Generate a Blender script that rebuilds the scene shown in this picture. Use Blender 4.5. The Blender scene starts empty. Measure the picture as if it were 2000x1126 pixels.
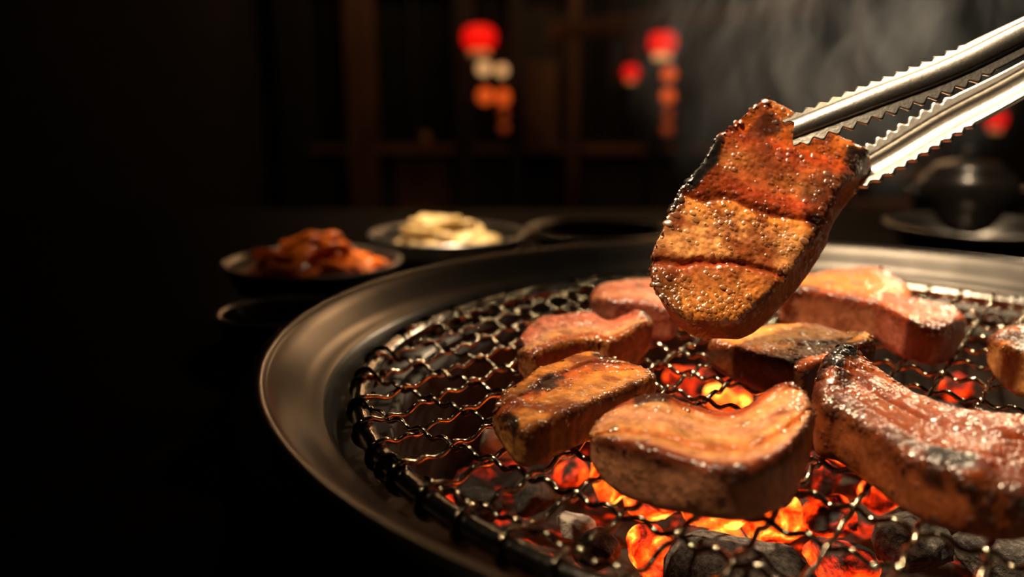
import bpy, bmesh, math, random
import numpy as np
from mathutils import Vector, Matrix

random.seed(7)
rng = np.random.default_rng(7)
scene = bpy.context.scene
col = scene.collection

# ------------------------------------------------------------------ camera
FPX = 1700.0                      # focal length in pixels of the 2000 x 1126 frame
RG = 0.18                         # radius of the recessed grill opening (m)
ZG = 0.80                         # height of the wire mesh above the floor
PITCH = 0.2225
CAM = np.array([-0.6456 * RG, -1.660 * RG, ZG + 0.5498 * RG])
cp, sp = math.cos(PITCH), math.sin(PITCH)
RIGHT = np.array([1.0, 0, 0]); FWD = np.array([0, cp, -sp]); UP = np.array([0, sp, cp])

cam_d = bpy.data.cameras.new('camera')
cam = bpy.data.objects.new('camera', cam_d); col.objects.link(cam)
cam.location = CAM
cam.rotation_euler = (math.pi / 2 - PITCH, 0, 0)
cam_d.sensor_width = 36.0
cam_d.lens = FPX / 2000 * 36.0
cam_d.clip_start = 0.01
cam_d.clip_end = 60
cam_d.dof.use_dof = True
cam_d.dof.focus_distance = 0.262
cam_d.dof.aperture_fstop = 5.8
scene.camera = cam

# ------------------------------------------------------------------ world, lights, exposure
w = bpy.data.worlds.new('world'); scene.world = w
w.use_nodes = True
bgn = w.node_tree.nodes['Background']
bgn.inputs[0].default_value = (0.9, 0.85, 0.8, 1); bgn.inputs[1].default_value = 0.0015
scene.view_settings.view_transform = 'Standard'
scene.view_settings.look = 'None'
scene.view_settings.exposure = 0.35
scene.view_settings.gamma = 1.0
scene.view_settings.use_curve_mapping = False


def spot(name, loc, target, energy, color, size_deg, blend, radius):
    l = bpy.data.lights.new(name, 'SPOT'); l.energy = energy; l.color = color
    l.spot_size = math.radians(size_deg); l.spot_blend = blend; l.shadow_soft_size = radius
    o = bpy.data.objects.new(name, l); col.objects.link(o); o.location = loc
    d = Vector(target) - Vector(loc)
    o.rotation_euler = d.to_track_quat('-Z', 'Y').to_euler()
    return o


# overhead and front key spots, then added glint and fill spots without fixtures
WARM = (1.0, 0.74, 0.46)
spot('downlight_over_grill', (0.10, 0.32, 1.95), (0.06, 0.02, 0.80), 32, WARM, 21, 1.0, 0.03)
spot('back_glint_spot', (0.85, 1.26, 1.38), (0.00, 0.00, 0.81), 25, WARM, 20, 1.0, 0.03)  # added low back light, set near the mirror angle for glints
spot('downlight_over_guest', (-0.38, -0.14, 1.95), (0.06, -0.03, 0.83), 112, WARM, 21.5, 1.0, 0.03)
spot('dish_fill_spot', (-0.10, 0.35, 1.95), (-0.185, 0.345, 0.79), 150, WARM, 12.5, 1.0, 0.03)  # unseen spot added to brighten the kimchi and radish bowls
spot('pot_fill_spot', (0.30, 0.45, 1.95), (0.26, 0.46, 0.80), 26, WARM, 18, 1.0, 0.03)  # added light for the dark pot and steel bowl, no lamp there
spot('chair_fill_spot', (0.75, 1.15, 2.40), (0.85, 1.90, 0.72), 30, (1.0, 0.62, 0.34), 26, 1.0, 0.04)  # put in to light the chair slats, stands for no fixture


# ------------------------------------------------------------------ pixel helpers
def ray(px, py):
    return FWD + RIGHT * ((px - 1000) / FPX) - UP * ((py - 563) / FPX)


def G(px, py, z):                 # point at height z
    r = ray(px, py)
    return CAM + r * ((z - CAM[2]) / r[2])


def C(px, py, d):                 # point at depth d along the view axis
    return CAM + ray(px, py) * d


def Y(px, py, y):                 # point on the plane of that y
    r = ray(px, py)
    return CAM + r * ((y - CAM[1]) / r[1])


# ------------------------------------------------------------------ object helpers
def link(name, me, mat=None, parent=None):
    o = bpy.data.objects.new(name, me); col.objects.link(o)
    if mat is not None and me is not None and not me.materials:
        me.materials.append(mat)
    if parent is not None:
        o.parent = parent
    return o


def empty(name, loc=(0, 0, 0), rz=0.0):
    o = bpy.data.objects.new(name, None); col.objects.link(o)
    o.location = loc; o.rotation_euler = (0, 0, rz); o.empty_display_size = 0.02
    return o


def tag(o, label=None, cat=None, group=None, kind=None):
    if label: o['label'] = label
    if cat: o['category'] = cat
    if group: o['group'] = group
    if kind: o['kind'] = kind
    return o


def mesh(name, verts, faces, smooth=True, recalc=True):
    me = bpy.data.meshes.new(name)
    me.from_pydata([tuple(map(float, v)) for v in verts], [], [tuple(map(int, f)) for f in faces])
    if recalc:
        bm = bmesh.new(); bm.from_mesh(me)
        bmesh.ops.recalc_face_normals(bm, faces=bm.faces)
        bm.to_mesh(me); bm.free()
    me.update()
    if smooth:
        me.polygons.foreach_set('use_smooth', [True] * len(me.polygons))
    return me


def box_data(sx, sy, sz, b=0.0, base=False):
    bm = bmesh.new()
    bmesh.ops.create_cube(bm, size=1.0)
    bmesh.ops.scale(bm, vec=(sx, sy, sz), verts=bm.verts)
    if b > 0:
        bmesh.ops.bevel(bm, geom=bm.edges[:], offset=b, segments=2, affect='EDGES', profile=0.6)
    if base:
        bmesh.ops.translate(bm, vec=(0, 0, sz / 2), verts=bm.verts)
    me = bpy.data.meshes.new('box'); bm.to_mesh(me); bm.free()
    return me


def box(name, lo, hi, mat, parent=None, b=0.004, kind=None):
    lo = np.array(lo, float); hi = np.array(hi, float)
    me = box_data(*(hi - lo), b=b)
    o = link(name, me, mat, parent); o.location = (lo + hi) / 2
    if parent is not None:
        o.location = Vector(o.location) - parent.location
    if kind: o['kind'] = kind
    return o


def lathe(prof, seg=96, closed=False):
    vs, fs = [], []
    n = len(prof)
    for i in range(seg):
        a = 2 * math.pi * i / seg
        for r, z in prof:
            vs.append((r * math.cos(a), r * math.sin(a), z))
    m = n if closed else n - 1
    for i in range(seg):
        j = (i + 1) % seg
        for k in range(m):
            k2 = (k + 1) % n
            fs.append((i * n + k, j * n + k, j * n + k2, i * n + k2))
    me = mesh('lathe', vs, fs)
    bm = bmesh.new(); bm.from_mesh(me)
    bmesh.ops.remove_doubles(bm, verts=bm.verts, dist=1e-6)
    bmesh.ops.recalc_face_normals(bm, faces=bm.faces)
    bm.to_mesh(me); bm.free()
    me.polygons.foreach_set('use_smooth', [True] * len(me.polygons))
    return me


def tube(path, rad, seg=8, side=None, cap=True):
    P = np.array(path, float); n = len(P)
    T = np.gradient(P, axis=0); T /= np.linalg.norm(T, axis=1)[:, None] + 1e-12
    rad = np.broadcast_to(np.asarray(rad, float), (n,))
    if side is None:
        nrm = np.cross(T[0], [0, 0, 1.0])
        if np.linalg.norm(nrm) < 1e-3: nrm = np.cross(T[0], [0, 1.0, 0])
        N = np.zeros_like(P); N[0] = nrm / np.linalg.norm(nrm)
        for i in range(1, n):
            v = N[i - 1] - T[i] * (N[i - 1] @ T[i]); N[i] = v / np.linalg.norm(v)
    else:
        N = np.broadcast_to(np.array(side, float), P.shape).copy()
        N -= T * (N * T).sum(1)[:, None]; N /= np.linalg.norm(N, axis=1)[:, None]
    B = np.cross(T, N)
    a = np.arange(seg) * 2 * math.pi / seg
    V = P[:, None] + rad[:, None, None] * (np.cos(a)[None, :, None] * N[:, None] + np.sin(a)[None, :, None] * B[:, None])
    V = V.reshape(-1, 3)
    F = []
    for i in range(n - 1):
        for k in range(seg):
            k2 = (k + 1) % seg
            F.append((i * seg + k, i * seg + k2, (i + 1) * seg + k2, (i + 1) * seg + k))
    if cap:
        F.append(tuple(range(seg - 1, -1, -1))); F.append(tuple((n - 1) * seg + k for k in range(seg)))
    return mesh('tube', V, F, recalc=False)


# vectorised gradient noise
_perm = rng.permutation(256); _perm = np.r_[_perm, _perm, _perm]
_grad = rng.normal(size=(256, 3)); _grad /= np.linalg.norm(_grad, axis=1)[:, None]


def noise(P):
    P = np.asarray(P, float); I = np.floor(P).astype(int); f = P - I; I &= 255
    u = f * f * f * (f * (f * 6 - 15) + 10); out = 0
    for dx in (0, 1):
        for dy in (0, 1):
            for dz in (0, 1):
                h = _perm[_perm[_perm[I[:, 0] + dx] + I[:, 1] + dy] + I[:, 2] + dz]
                g = (_grad[h] * (f - [dx, dy, dz])).sum(1)
                wx = u[:, 0] if dx else 1 - u[:, 0]
                wy = u[:, 1] if dy else 1 - u[:, 1]
                wz = u[:, 2] if dz else 1 - u[:, 2]
                out = out + g * wx * wy * wz
    return out * 1.6


def fbm(P, o=4):
    s, a = 0, 1.0
    for i in range(o):
        s = s + a * noise(P * 2 ** i + 17.3 * i); a *= 0.5
    return s / 1.6


def sst(a, b, x):
    t = np.clip((x - a) / (b - a), 0, 1); return t * t * (3 - 2 * t)


# ------------------------------------------------------------------ materials
def new_mat(name):
    m = bpy.data.materials.new(name); m.use_nodes = True
    nt = m.node_tree; b = nt.nodes['Principled BSDF']
    return m, nt, b


def N(nt, t, **kw):
    n = nt.nodes.new(t)
    for k, v in kw.items(): setattr(n, k, v)
    return n


def ramp(nt, stops):
    r = nt.nodes.new('ShaderNodeValToRGB'); e = r.color_ramp.elements
    while len(e) > 1: e.remove(e[-1])
    e[0].position = stops[0][0]; e[0].color = (*stops[0][1], 1)
    for p, c in stops[1:]:
        x = e.new(p); x.color = (*c, 1)
    return r


def math_node(nt, op, a, b=None, c=None):
    n = nt.nodes.new('ShaderNodeMath'); n.operation = op
    for i, v in enumerate((a, b, c)):
        if v is None: continue
        if isinstance(v, (int, float)): n.inputs[i].default_value = v
        else: nt.links.new(v, n.inputs[i])
    return n.outputs[0]


def noise_tex(nt, vec, scale, detail=4, rough=0.55, dist=0.0):
    n = nt.nodes.new('ShaderNodeTexNoise')
    n.inputs['Scale'].default_value = scale; n.inputs['Detail'].default_value = detail
    n.inputs['Roughness'].default_value = rough; n.inputs['Distortion'].default_value = dist
    if vec is not None: nt.links.new(vec, n.inputs['Vector'])
    return n


def simple(name, color, rough=0.5, metal=0.0, bump=0.0, bscale=200, var=0.25, stretch=(1, 1, 1), coat=0.0, coord='Object', spec=0.5):
    m, nt, b = new_mat(name)
    tc = N(nt, 'ShaderNodeTexCoord'); mp = N(nt, 'ShaderNodeMapping'); mp.inputs['Scale'].default_value = stretch
    nt.links.new(tc.outputs[coord], mp.inputs['Vector'])
    n = noise_tex(nt, mp.outputs[0], bscale, 5)
    c = np.array(color)
    r = ramp(nt, [(0.3, tuple(c * (1 - var))), (0.7, tuple(np.minimum(c * (1 + var), 1)))])
    nt.links.new(n.outputs[0], r.inputs[0]); nt.links.new(r.outputs[0], b.inputs['Base Color'])
    b.inputs['Roughness'].default_value = rough; b.inputs['Metallic'].default_value = metal
    b.inputs['Specular IOR Level'].default_value = spec
    b.inputs['Coat Weight'].default_value = coat; b.inputs['Coat Roughness'].default_value = 0.1
    if bump:
        bp = N(nt, 'ShaderNodeBump'); bp.inputs['Strength'].default_value = bump; bp.inputs['Distance'].default_value = 0.001
        nt.links.new(n.outputs[0], bp.inputs['Height']); nt.links.new(bp.outputs[0], b.inputs['Normal'])
    return m


def glow_mat(name, color, strength, base=None):
    m, nt, b = new_mat(name)
    tc = N(nt, 'ShaderNodeTexCoord')
    n = noise_tex(nt, tc.outputs['Object'], 12, 2)
    r = ramp(nt, [(0.2, tuple(np.array(color) * 0.85)), (0.8, color)])
    nt.links.new(n.outputs[0], r.inputs[0])
    nt.links.new(r.outputs[0], b.inputs['Emission Color'])
    b.inputs['Base Color'].default_value = (*(base or color), 1)
    b.inputs['Emission Strength'].default_value = strength
    b.inputs['Roughness'].default_value = 0.6
    return m


def meat_mat():
    m, nt, b = new_mat('grilled_pork')
    at = N(nt, 'ShaderNodeAttribute', attribute_name='Col')
    gl = N(nt, 'ShaderNodeAttribute', attribute_name='grease')
    tc = N(nt, 'ShaderNodeTexCoord')
    n1 = noise_tex(nt, tc.outputs['Object'], 420, 4, 0.6)
    n2 = noise_tex(nt, tc.outputs['Object'], 1500, 3, 0.6)
    # fine colour mottling of the fibres
    r = ramp(nt, [(0.30, (0.62, 0.58, 0.55)), (0.55, (1, 1, 1)), (0.75, (1.25, 1.25, 1.25))])
    nt.links.new(n1.outputs[0], r.inputs[0])
    mx = N(nt, 'ShaderNodeMix', data_type='RGBA', blend_type='MULTIPLY'); mx.inputs[0].default_value = 1.0
    nt.links.new(at.outputs['Color'], mx.inputs[6]); nt.links.new(r.outputs[0], mx.inputs[7])
    nt.links.new(mx.outputs[2], b.inputs['Base Color'])
    # bubbling grease: small domes of fat
    vo = N(nt, 'ShaderNodeTexVoronoi'); vo.inputs['Scale'].default_value = 520
    nt.links.new(tc.outputs['Object'], vo.inputs['Vector'])
    dome = math_node(nt, 'SUBTRACT', 0.55, vo.outputs['Distance'])
    dome = math_node(nt, 'MAXIMUM', dome, 0.0)
    g2 = math_node(nt, 'MULTIPLY', dome, gl.outputs['Fac'])
    h = math_node(nt, 'MULTIPLY_ADD', g2, 0.9, math_node(nt, 'MULTIPLY', n1.outputs[0], 0.38))
    h = math_node(nt, 'MULTIPLY_ADD', n2.outputs[0], 0.05, h)
    bp = N(nt, 'ShaderNodeBump'); bp.inputs['Strength'].default_value = 0.7; bp.inputs['Distance'].default_value = 0.0011
    nt.links.new(h, bp.inputs['Height'])
    nt.links.new(bp.outputs[0], b.inputs['Normal']); nt.links.new(bp.outputs[0], b.inputs['Coat Normal'])
    rr = math_node(nt, 'MULTIPLY_ADD', gl.outputs['Fac'], -0.12, 0.55)
    b.inputs['Specular IOR Level'].default_value = 0.15
    nt.links.new(rr, b.inputs['Roughness'])
    b.inputs['Subsurface Weight'].default_value = 0.18
    b.inputs['Subsurface Radius'].default_value = (1.0, 0.32, 0.12)
    b.inputs['Subsurface Scale'].default_value = 0.003
    cw = math_node(nt, 'MULTIPLY', gl.outputs['Fac'], 0.9)
    nt.links.new(cw, b.inputs['Coat Weight'])
    b.inputs['Coat Roughness'].default_value = 0.15
    b.inputs['Coat IOR'].default_value = 1.6
    return m


def coal_mat():
    m, nt, b = new_mat('charcoal')
    oi = N(nt, 'ShaderNodeObjectInfo'); sep = N(nt, 'ShaderNodeSeparateColor')
    nt.links.new(oi.outputs['Color'], sep.inputs[0])
    tc = N(nt, 'ShaderNodeTexCoord')
    ad = N(nt, 'ShaderNodeVectorMath', operation='ADD')
    geo = N(nt, 'ShaderNodeNewGeometry'); nt.links.new(geo.outputs['Position'], ad.inputs[0]); nt.links.new(oi.outputs['Random'], ad.inputs[1])
    n1 = noise_tex(nt, ad.outputs[0], 85, 4, 0.55, 0.8)
    n2 = noise_tex(nt, ad.outputs[0], 420, 5, 0.65)
    heat = math_node(nt, 'ADD', sep.outputs[0], math_node(nt, 'MULTIPLY', math_node(nt, 'SUBTRACT', n1.outputs[0], 0.5), 1.8))
    heat = math_node(nt, 'MULTIPLY_ADD', math_node(nt, 'SUBTRACT', n2.outputs[0], 0.5), 0.35, heat)
    er = ramp(nt, [(0.30, (0, 0, 0)), (0.42, (0.10, 0.003, 0.0005)), (0.58, (0.75, 0.022, 0.002)), (0.74, (1.0, 0.06, 0.004)),
                   (0.90, (1.0, 0.13, 0.008)), (1.0, (1.0, 0.34, 0.035))])
    nt.links.new(heat, er.inputs[0])
    nt.links.new(er.outputs[0], b.inputs['Emission Color'])
    st = math_node(nt, 'POWER', math_node(nt, 'MAXIMUM', heat, 0.0), 2.2)
    nt.links.new(math_node(nt, 'MULTIPLY', st, 3.5), b.inputs['Emission Strength'])
    ash = math_node(nt, 'MULTIPLY', sep.outputs[1], n2.outputs[0])
    br = ramp(nt, [(0.0, (0.010, 0.009, 0.008)), (0.25, (0.03, 0.027, 0.024)), (0.6, (0.32, 0.265, 0.225)), (0.8, (0.62, 0.53, 0.46))])
    nt.links.new(ash, br.inputs[0]); nt.links.new(br.outputs[0], b.inputs['Base Color'])
    b.inputs['Roughness'].default_value = 0.85
    bp = N(nt, 'ShaderNodeBump'); bp.inputs['Strength'].default_value = 0.8; bp.inputs['Distance'].default_value = 0.0015
    nt.links.new(n2.outputs[0], bp.inputs['Height']); nt.links.new(bp.outputs[0], b.inputs['Normal'])
    return m


def wood(name, c, rough=0.5, scale=6):
    return simple(name, c, rough, 0, 0.3, scale, 0.45, (6, 6, 0.6))


M = {}
M['meat'] = meat_mat()
M['coal'] = coal_mat()
M['grease'], nt_, b_ = new_mat('rendered_fat')
nt_.links.new(N(nt_, 'ShaderNodeAttribute', attribute_name='Col').outputs['Color'], b_.inputs['Base Color'])
b_.inputs['Roughness'].default_value = 0.30; b_.inputs['IOR'].default_value = 2.7
M['wire'] = simple('oiled_wire', (0.40, 0.33, 0.25), 0.115, 1.0, 0.04, 500, 0.6)
M['rim'] = simple('mesh_rim_steel', (0.33, 0.31, 0.29), 0.20, 1.0, 0.25, 250, 0.4)
M['ring'] = simple('brushed_steel', (0.066, 0.061, 0.056), 0.28, 1.0, 0.05, 60, 0.15)
M['basin'] = simple('sooty_steel', (0.05, 0.045, 0.04), 0.55, 0.7, 0.4, 120, 0.5)
M['tong'] = simple('polished_steel', (0.62, 0.60, 0.56), 0.33, 1.0, 0.10, 900, 0.12)
M['bowl'] = simple('bowl_steel', (0.45, 0.43, 0.41), 0.30, 1.0, 0.1, 80, 0.2)
M['darkbowl'] = simple('dark_glaze', (0.035, 0.03, 0.028), 0.28, 0.0, 0.2, 80, 0.3, coat=0.4)
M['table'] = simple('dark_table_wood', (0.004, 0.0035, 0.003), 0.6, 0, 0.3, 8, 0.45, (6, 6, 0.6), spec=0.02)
M['wood'] = wood('dark_room_wood', (0.075, 0.036, 0.018), 0.55, 5)
M['wood2'] = wood('beam_wood', (0.13, 0.058, 0.024), 0.55, 5)
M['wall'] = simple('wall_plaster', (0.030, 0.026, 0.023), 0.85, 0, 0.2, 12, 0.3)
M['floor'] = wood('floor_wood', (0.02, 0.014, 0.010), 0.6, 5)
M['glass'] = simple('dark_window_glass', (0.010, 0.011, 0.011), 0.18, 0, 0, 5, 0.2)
M['black'] = simple('black_paint', (0.010, 0.009, 0.008), 0.5, 0, 0.1, 60, 0.2)
M['brass'] = simple('brass', (0.62, 0.42, 0.16), 0.35, 1.0, 0.1, 60, 0.2)
M['gold_paper'] = glow_mat('gold_fringe', (1.0, 0.58, 0.20), 0.55)
M['gold_dim'] = glow_mat('gold_fringe_dim', (1.0, 0.50, 0.16), 0.16)
M['lantern'] = glow_mat('red_lantern_paper', (1.0, 0.005, 0.002), 0.66, (0.5, 0.006, 0.004))
M['lantern_dim'] = glow_mat('red_lantern_paper_dim', (1.0, 0.006, 0.006), 0.5, (0.5, 0.01, 0.01))
M['lantern_core'] = glow_mat('lantern_flame_core', (1.0, 0.10, 0.02), 1.6)
M['bulb_white'] = glow_mat('warm_bulb', (1.0, 0.56, 0.22), 0.55)
M['bulb_orange'] = glow_mat('orange_bulb', (1.0, 0.13, 0.015), 0.48)
M['bulb_dim'] = glow_mat('dim_orange_bulb', (1.0, 0.20, 0.05), 0.045)
M['kimchi'] = simple('kimchi', (0.80, 0.15, 0.012), 0.28, 0, 0.5, 110, 0.5, coat=0.5)
M['radish'] = simple('pale_radish', (0.60, 0.43, 0.19), 0.4, 0, 0.3, 120, 0.25, coat=0.2)

# ------------------------------------------------------------------ room shell
def struct(name, lo, hi, mat):
    return box(name, lo, hi, mat, None, 0.0, 'structure')


YB = 5.3
struct('floor', (-4.2, -2.8, -0.06), (4.2, YB + 0.2, 0.0), M['floor'])
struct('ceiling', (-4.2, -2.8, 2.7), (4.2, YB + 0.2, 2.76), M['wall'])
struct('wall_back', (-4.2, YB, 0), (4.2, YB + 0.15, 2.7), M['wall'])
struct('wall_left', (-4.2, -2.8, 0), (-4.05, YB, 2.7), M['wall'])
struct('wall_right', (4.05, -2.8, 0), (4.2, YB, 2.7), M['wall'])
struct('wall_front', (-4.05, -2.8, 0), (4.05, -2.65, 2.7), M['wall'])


# screen of posts, panes and panels along the back wall; px rectangles give places on that wall
def rect(px0, px1, py0, py1, y):
    a = Y(px0, py1, y); b = Y(px1, py0, y)
    return a[0], b[0], a[2], b[2]


tn = [0]


def trim(px0, px1, py0, py1, depth, mat, y=YB, full=False):
    tn[0] += 1
    x0, x1, z0, z1 = rect(px0, px1, py0, py1, y - depth)
    if full == 'post': z0, z1 = 0.0, 2.7
    if full == 'low': z0 = 0.0
    return box('trim_%d' % tn[0], (x0, y - depth, z0), (x1, y, z1), mat, None, 0.006, 'structure')


# posts
for a, b, d, mt in ((560, 600, .10, 'black'), (688, 726, .12, 'wood'), (893, 922, .14, 'black'), (996, 1021, .14, 'black'),
                    (1106, 1134, .12, 'wood'), (1262, 1289, .14, 'black'), (1328, 1350, .12, 'black'), (1480, 1510, .12, 'black'),
                    (1660, 1690, .12, 'wood'), (1850, 1880, .12, 'black')):
    trim(a, b, 10, 500, d, M[mt], full='post')
# ledges between the posts, and lintel beams above them
for a, b, mt in ((601, 687, 'wood'), (727, 892, 'wood2'), (923, 995, 'wood'), (1022, 1105, 'wood'), (1135, 1261, 'wood2'),
                 (1290, 1327, 'wood2'), (1351, 1479, 'wood2'), (1511, 1659, 'wood'), (1691, 1849, 'wood')):
    trim(a, b, 286, 300, .11, M[mt])
    trim(a, b, -60, -30, .10, M['wood'])
# panels under the ledge
for a, b, mt in ((727, 775, 'black'), (777, 892, 'wood'), (923, 995, 'black'), (1022, 1105, 'black'), (1135, 1261, 'black'),
                 (1351, 1479, 'black'), (1511, 1659, 'black')):
    trim(a, b, 303, 430, .05, M[mt], full='low')
trim(1022, 1090, 120, 284, .05, M['wood'])        # tall brown panel beside the lamp niche
trim(776, 860, 402, 412, .075, M['wood2'])        # low rail


def window(n, px0, px1, py0, py1):
    x0, x1, z0, z1 = rect(px0, px1, py0, py1, YB)
    e = empty('window_%d' % n, ((x0 + x1) / 2, YB - 0.02, z0)); e['kind'] = 'structure'
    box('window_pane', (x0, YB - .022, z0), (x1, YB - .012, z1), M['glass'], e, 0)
    t = .025
    for lo, hi in (((x0, z0), (x0 + t, z1)), ((x1 - t, z0), (x1, z1)), ((x0 + t, z0), (x1 - t, z0 + t)), ((x0 + t, z1 - t), (x1 - t, z1)),
                   (((x0 + x1) / 2 - .01, z0 + t), ((x0 + x1) / 2 + .01, z1 - t))):
        box('window_frame', (lo[0], YB - .05, lo[1]), (hi[0], YB - .0225, hi[1]), M['black'], e, 0.002)


window(1, 601, 687, -20, 284)
window(2, 727, 892, -20, 284)
window(3, 923, 995, -20, 284)
window(4, 1135, 1261, -20, 284)
window(5, 1290, 1327, -20, 284)
window(6, 1351, 1479, -20, 284)
window(7, 1511, 1659, -20, 284)
window(8, 1691, 1849, -20, 284)
# long ceiling beam running out from the wall, lit at its end
b0, b1 = Y(1085, 62, 4.6), Y(1600, 14, 3.4)
pa = np.array([b0, b1]); dirv = (pa[1] - pa[0]); ln = np.linalg.norm(dirv)
bm_me = box_data(ln, 0.10, 0.085, 0.006)
bo = link('trim_%d' % (tn[0] + 1), bm_me, M['wood2']); bo['kind'] = 'structure'
bo.location = pa.mean(0)
bo.rotation_euler = Vector(dirv).to_track_quat('X', 'Z').to_euler()


# ------------------------------------------------------------------ lanterns and bulbs
def lantern(px, py, wpx, hpx, y, label, fringe='gold_paper', body='lantern', top=2.7, power=0.6):
    c = Y(px, py, y); d = (c - CAM) @ FWD
    r = wpx / 2 / FPX * d; h = hpx / 2 / FPX * d
    t = empty('red_lantern', c)
    prof = []
    for i in range(25):
        a = -math.pi / 2 + math.pi * i / 24
        rr = r * (abs(math.cos(a)) ** 0.55); z = h * math.sin(a)
        rr *= 1 + 0.018 * math.cos(i * math.pi)
        prof.append((max(rr, r * 0.42), z))
    link('paper_shade', lathe(prof, 32), M[body], t)
    link('cap', lathe([(r * .45, h * .97), (r * .47, h * 1.12), (r * .12, h * 1.16), (0.001, h * 1.16)], 24), M['black'], t)
    link('fringe', lathe([(r * .46, -h * .96), (r * .62, -h * 1.06), (r * .66, -h * 1.42), (r * .52, -h * 1.52), (0.002, -h * 1.52)], 24), M[fringe], t)
    link('cord', tube([(0, 0, h * 1.15), (0, 0, (top - c[2]) * .5), (0, 0, top - c[2])], .004, 6), M['black'], t)
    tag(t, label, 'lantern')
    l = bpy.data.lights.new('lantern_light', 'POINT'); l.energy = power * .4; l.color = (1, .22, .08); l.shadow_soft_size = r
    lo = bpy.data.objects.new('lantern_light', l); col.objects.link(lo); lo.location = c - np.array([0, r * 1.6 + .05, 0])
    return t


lantern(936, 73, 66, 46, 5.0, 'red paper lantern with a dull gold fringe above two white bulbs', 'gold_dim')
lantern(1294, 83, 54, 42, 5.0, 'red paper lantern with a bright gold fringe above orange bulbs')
lantern(1233, 141, 32, 28, 5.15, 'small plain dark red lantern beside a window post', 'gold_dim', 'lantern_dim', power=.1)
lantern(1946, 233, 38, 34, 3.2, 'orange red lantern hanging beyond the black pot', 'gold_dim', 'lantern_dim', power=.2)


def bulb(px, py, dpx, y, mat, label, group=None, hpx=None):
    c = Y(px, py, y); d = (c - CAM) @ FWD; r = dpx / 2 / FPX * d
    k = (hpx or dpx) / dpx
    t = empty('hanging_bulb', c)
    link('globe', lathe([(0.001, -r * k)] + [(r * math.sin(a), -r * k * math.cos(a)) for a in np.linspace(.15, 2.75, 14)], 20), M[mat], t)
    link('socket', lathe([(r * .42, r * k * .88), (r * .40, r * k * 1.25), (.001, r * k * 1.25)], 12), M['black'], t)
    link('arm', tube([(0, 0, r * k * 1.1), (0, (YB - .05 - y) * .5, r * k * 1.3), (0, YB - .05 - y, r * k * 1.3)], .004, 6), M['black'], t)
    tag(t, label, 'light bulb', group)


bulb(945, 133, 28, 5.05, 'bulb_white', 'warm white bulb under the dull gold fringed lantern', 'white bulbs in the narrow window')
bulb(980, 137, 24, 5.05, 'bulb_white', 'warm white bulb under the dull gold fringed lantern', 'white bulbs in the narrow window')
bulb(948, 187, 32, 5.05, 'bulb_orange', 'orange bulb below the two white bulbs', 'orange bulbs below the white bulbs')
bulb(983, 190, 26, 5.05, 'bulb_orange', 'orange bulb below the two white bulbs', 'orange bulbs below the white bulbs', 34)
bulb(1307, 145, 28, 5.05, 'bulb_orange', 'orange bulb under the bright gold fringed lantern', 'orange bulbs under the bright fringed lantern')
bulb(1305, 188, 27, 5.05, 'bulb_orange', 'orange bulb under the bright gold fringed lantern', 'orange bulbs under the bright fringed lantern')
bulb(1306, 226, 22, 5.05, 'bulb_dim', 'dim unlit looking bulb low in the narrow window', 'dim bulbs low in the narrow windows')
bulb(1304, 254, 24, 5.05, 'bulb_dim', 'dim unlit looking bulb low in the narrow window', 'dim bulbs low in the narrow windows')
bulb(984, 224, 18, 5.05, 'bulb_dim', 'dim unlit looking bulb low in the narrow window', 'dim bulbs low in the narrow windows')
bulb(984, 250, 20, 5.05, 'bulb_dim', 'dim unlit looking bulb low in the narrow window', 'dim bulbs low in the narrow windows')

# brass pot on the ledge
c = Y(829, 287, YB - .06); pr = 15 / FPX * 5.6
bp_ = link('brass_pot', lathe([(.001, 0), (pr * .6, 0), (pr * .95, pr * .5), (pr, pr), (pr * .7, pr * 1.6), (pr * .75, pr * 1.75), (pr * .66, pr * 1.75), (.001, pr * 1.2)], 24), M['brass'])
bp_.location = (c[0], YB - .06, c[2] + .001)
tag(bp_, 'small brass pot standing on the wooden window ledge', 'pot')
# added unseen warm point lights that brighten the panelling and beam
for px, py, y, e in ((760, 120, 4.7, 2.5), (1080, 60, 4.6, 2.0), (1420, 60, 4.4, 3.0), (830, 380, 4.6, 0.8), (1560, 30, 2.9, 4.5)):
    c = Y(px, py, y)
    l = bpy.data.lights.new('wall_fill', 'POINT'); l.energy = e * 3.3; l.color = (1, .55, .25); l.shadow_soft_size = .05
    lo = bpy.data.objects.new('wall_fill', l); col.objects.link(lo); lo.location = (c[0], c[1], 2.35)

# ------------------------------------------------------------------ table
TZ = 0.756
tt = empty('grill_table', (0, 0.08, 0))
RH = RG * 1.06
vs, fs = [], []
nseg = 96
X0, X1, Y0, Y1 = -.85, .85, -.55, .78
for i in range(nseg):
    a = 2 * math.pi * i / nseg
    cx_, sx_ = math.cos(a), math.sin(a)
    kx = (X1 if cx_ > 0 else X0) / cx_ if abs(cx_) > 1e-9 else 1e9
    ky = (Y1 if sx_ > 0 else Y0) / sx_ if abs(sx_) > 1e-9 else 1e9
    k = min(kx, ky)
    ox, oy = cx_ * k, sx_ * k
    for z in (TZ, TZ - .04):
        vs.append((RH * cx_, RH * sx_ - .08, z)); vs.append((ox, oy - .08, z))
for i in range(nseg):
    j = (i + 1) % nseg
    a, b = i * 4, j * 4
    fs += [(a, a + 1, b + 1, b), (a + 2, b + 2, b + 3, a + 3), (a, b, b + 2, a + 2), (a + 1, a + 3, b + 3, b + 1)]
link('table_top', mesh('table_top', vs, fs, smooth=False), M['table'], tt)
for sx in (-1, 1):
    for y in (-.55, .62):
        box('leg', (sx * .76 - .035, .08 + y - .035 + (.0), 0), (sx * .76 + .035, .08 + y + .035, TZ - .0405), M['black'], tt, .004)
tag(tt, 'dark wooden table with a round grill set into it', 'table')

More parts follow.
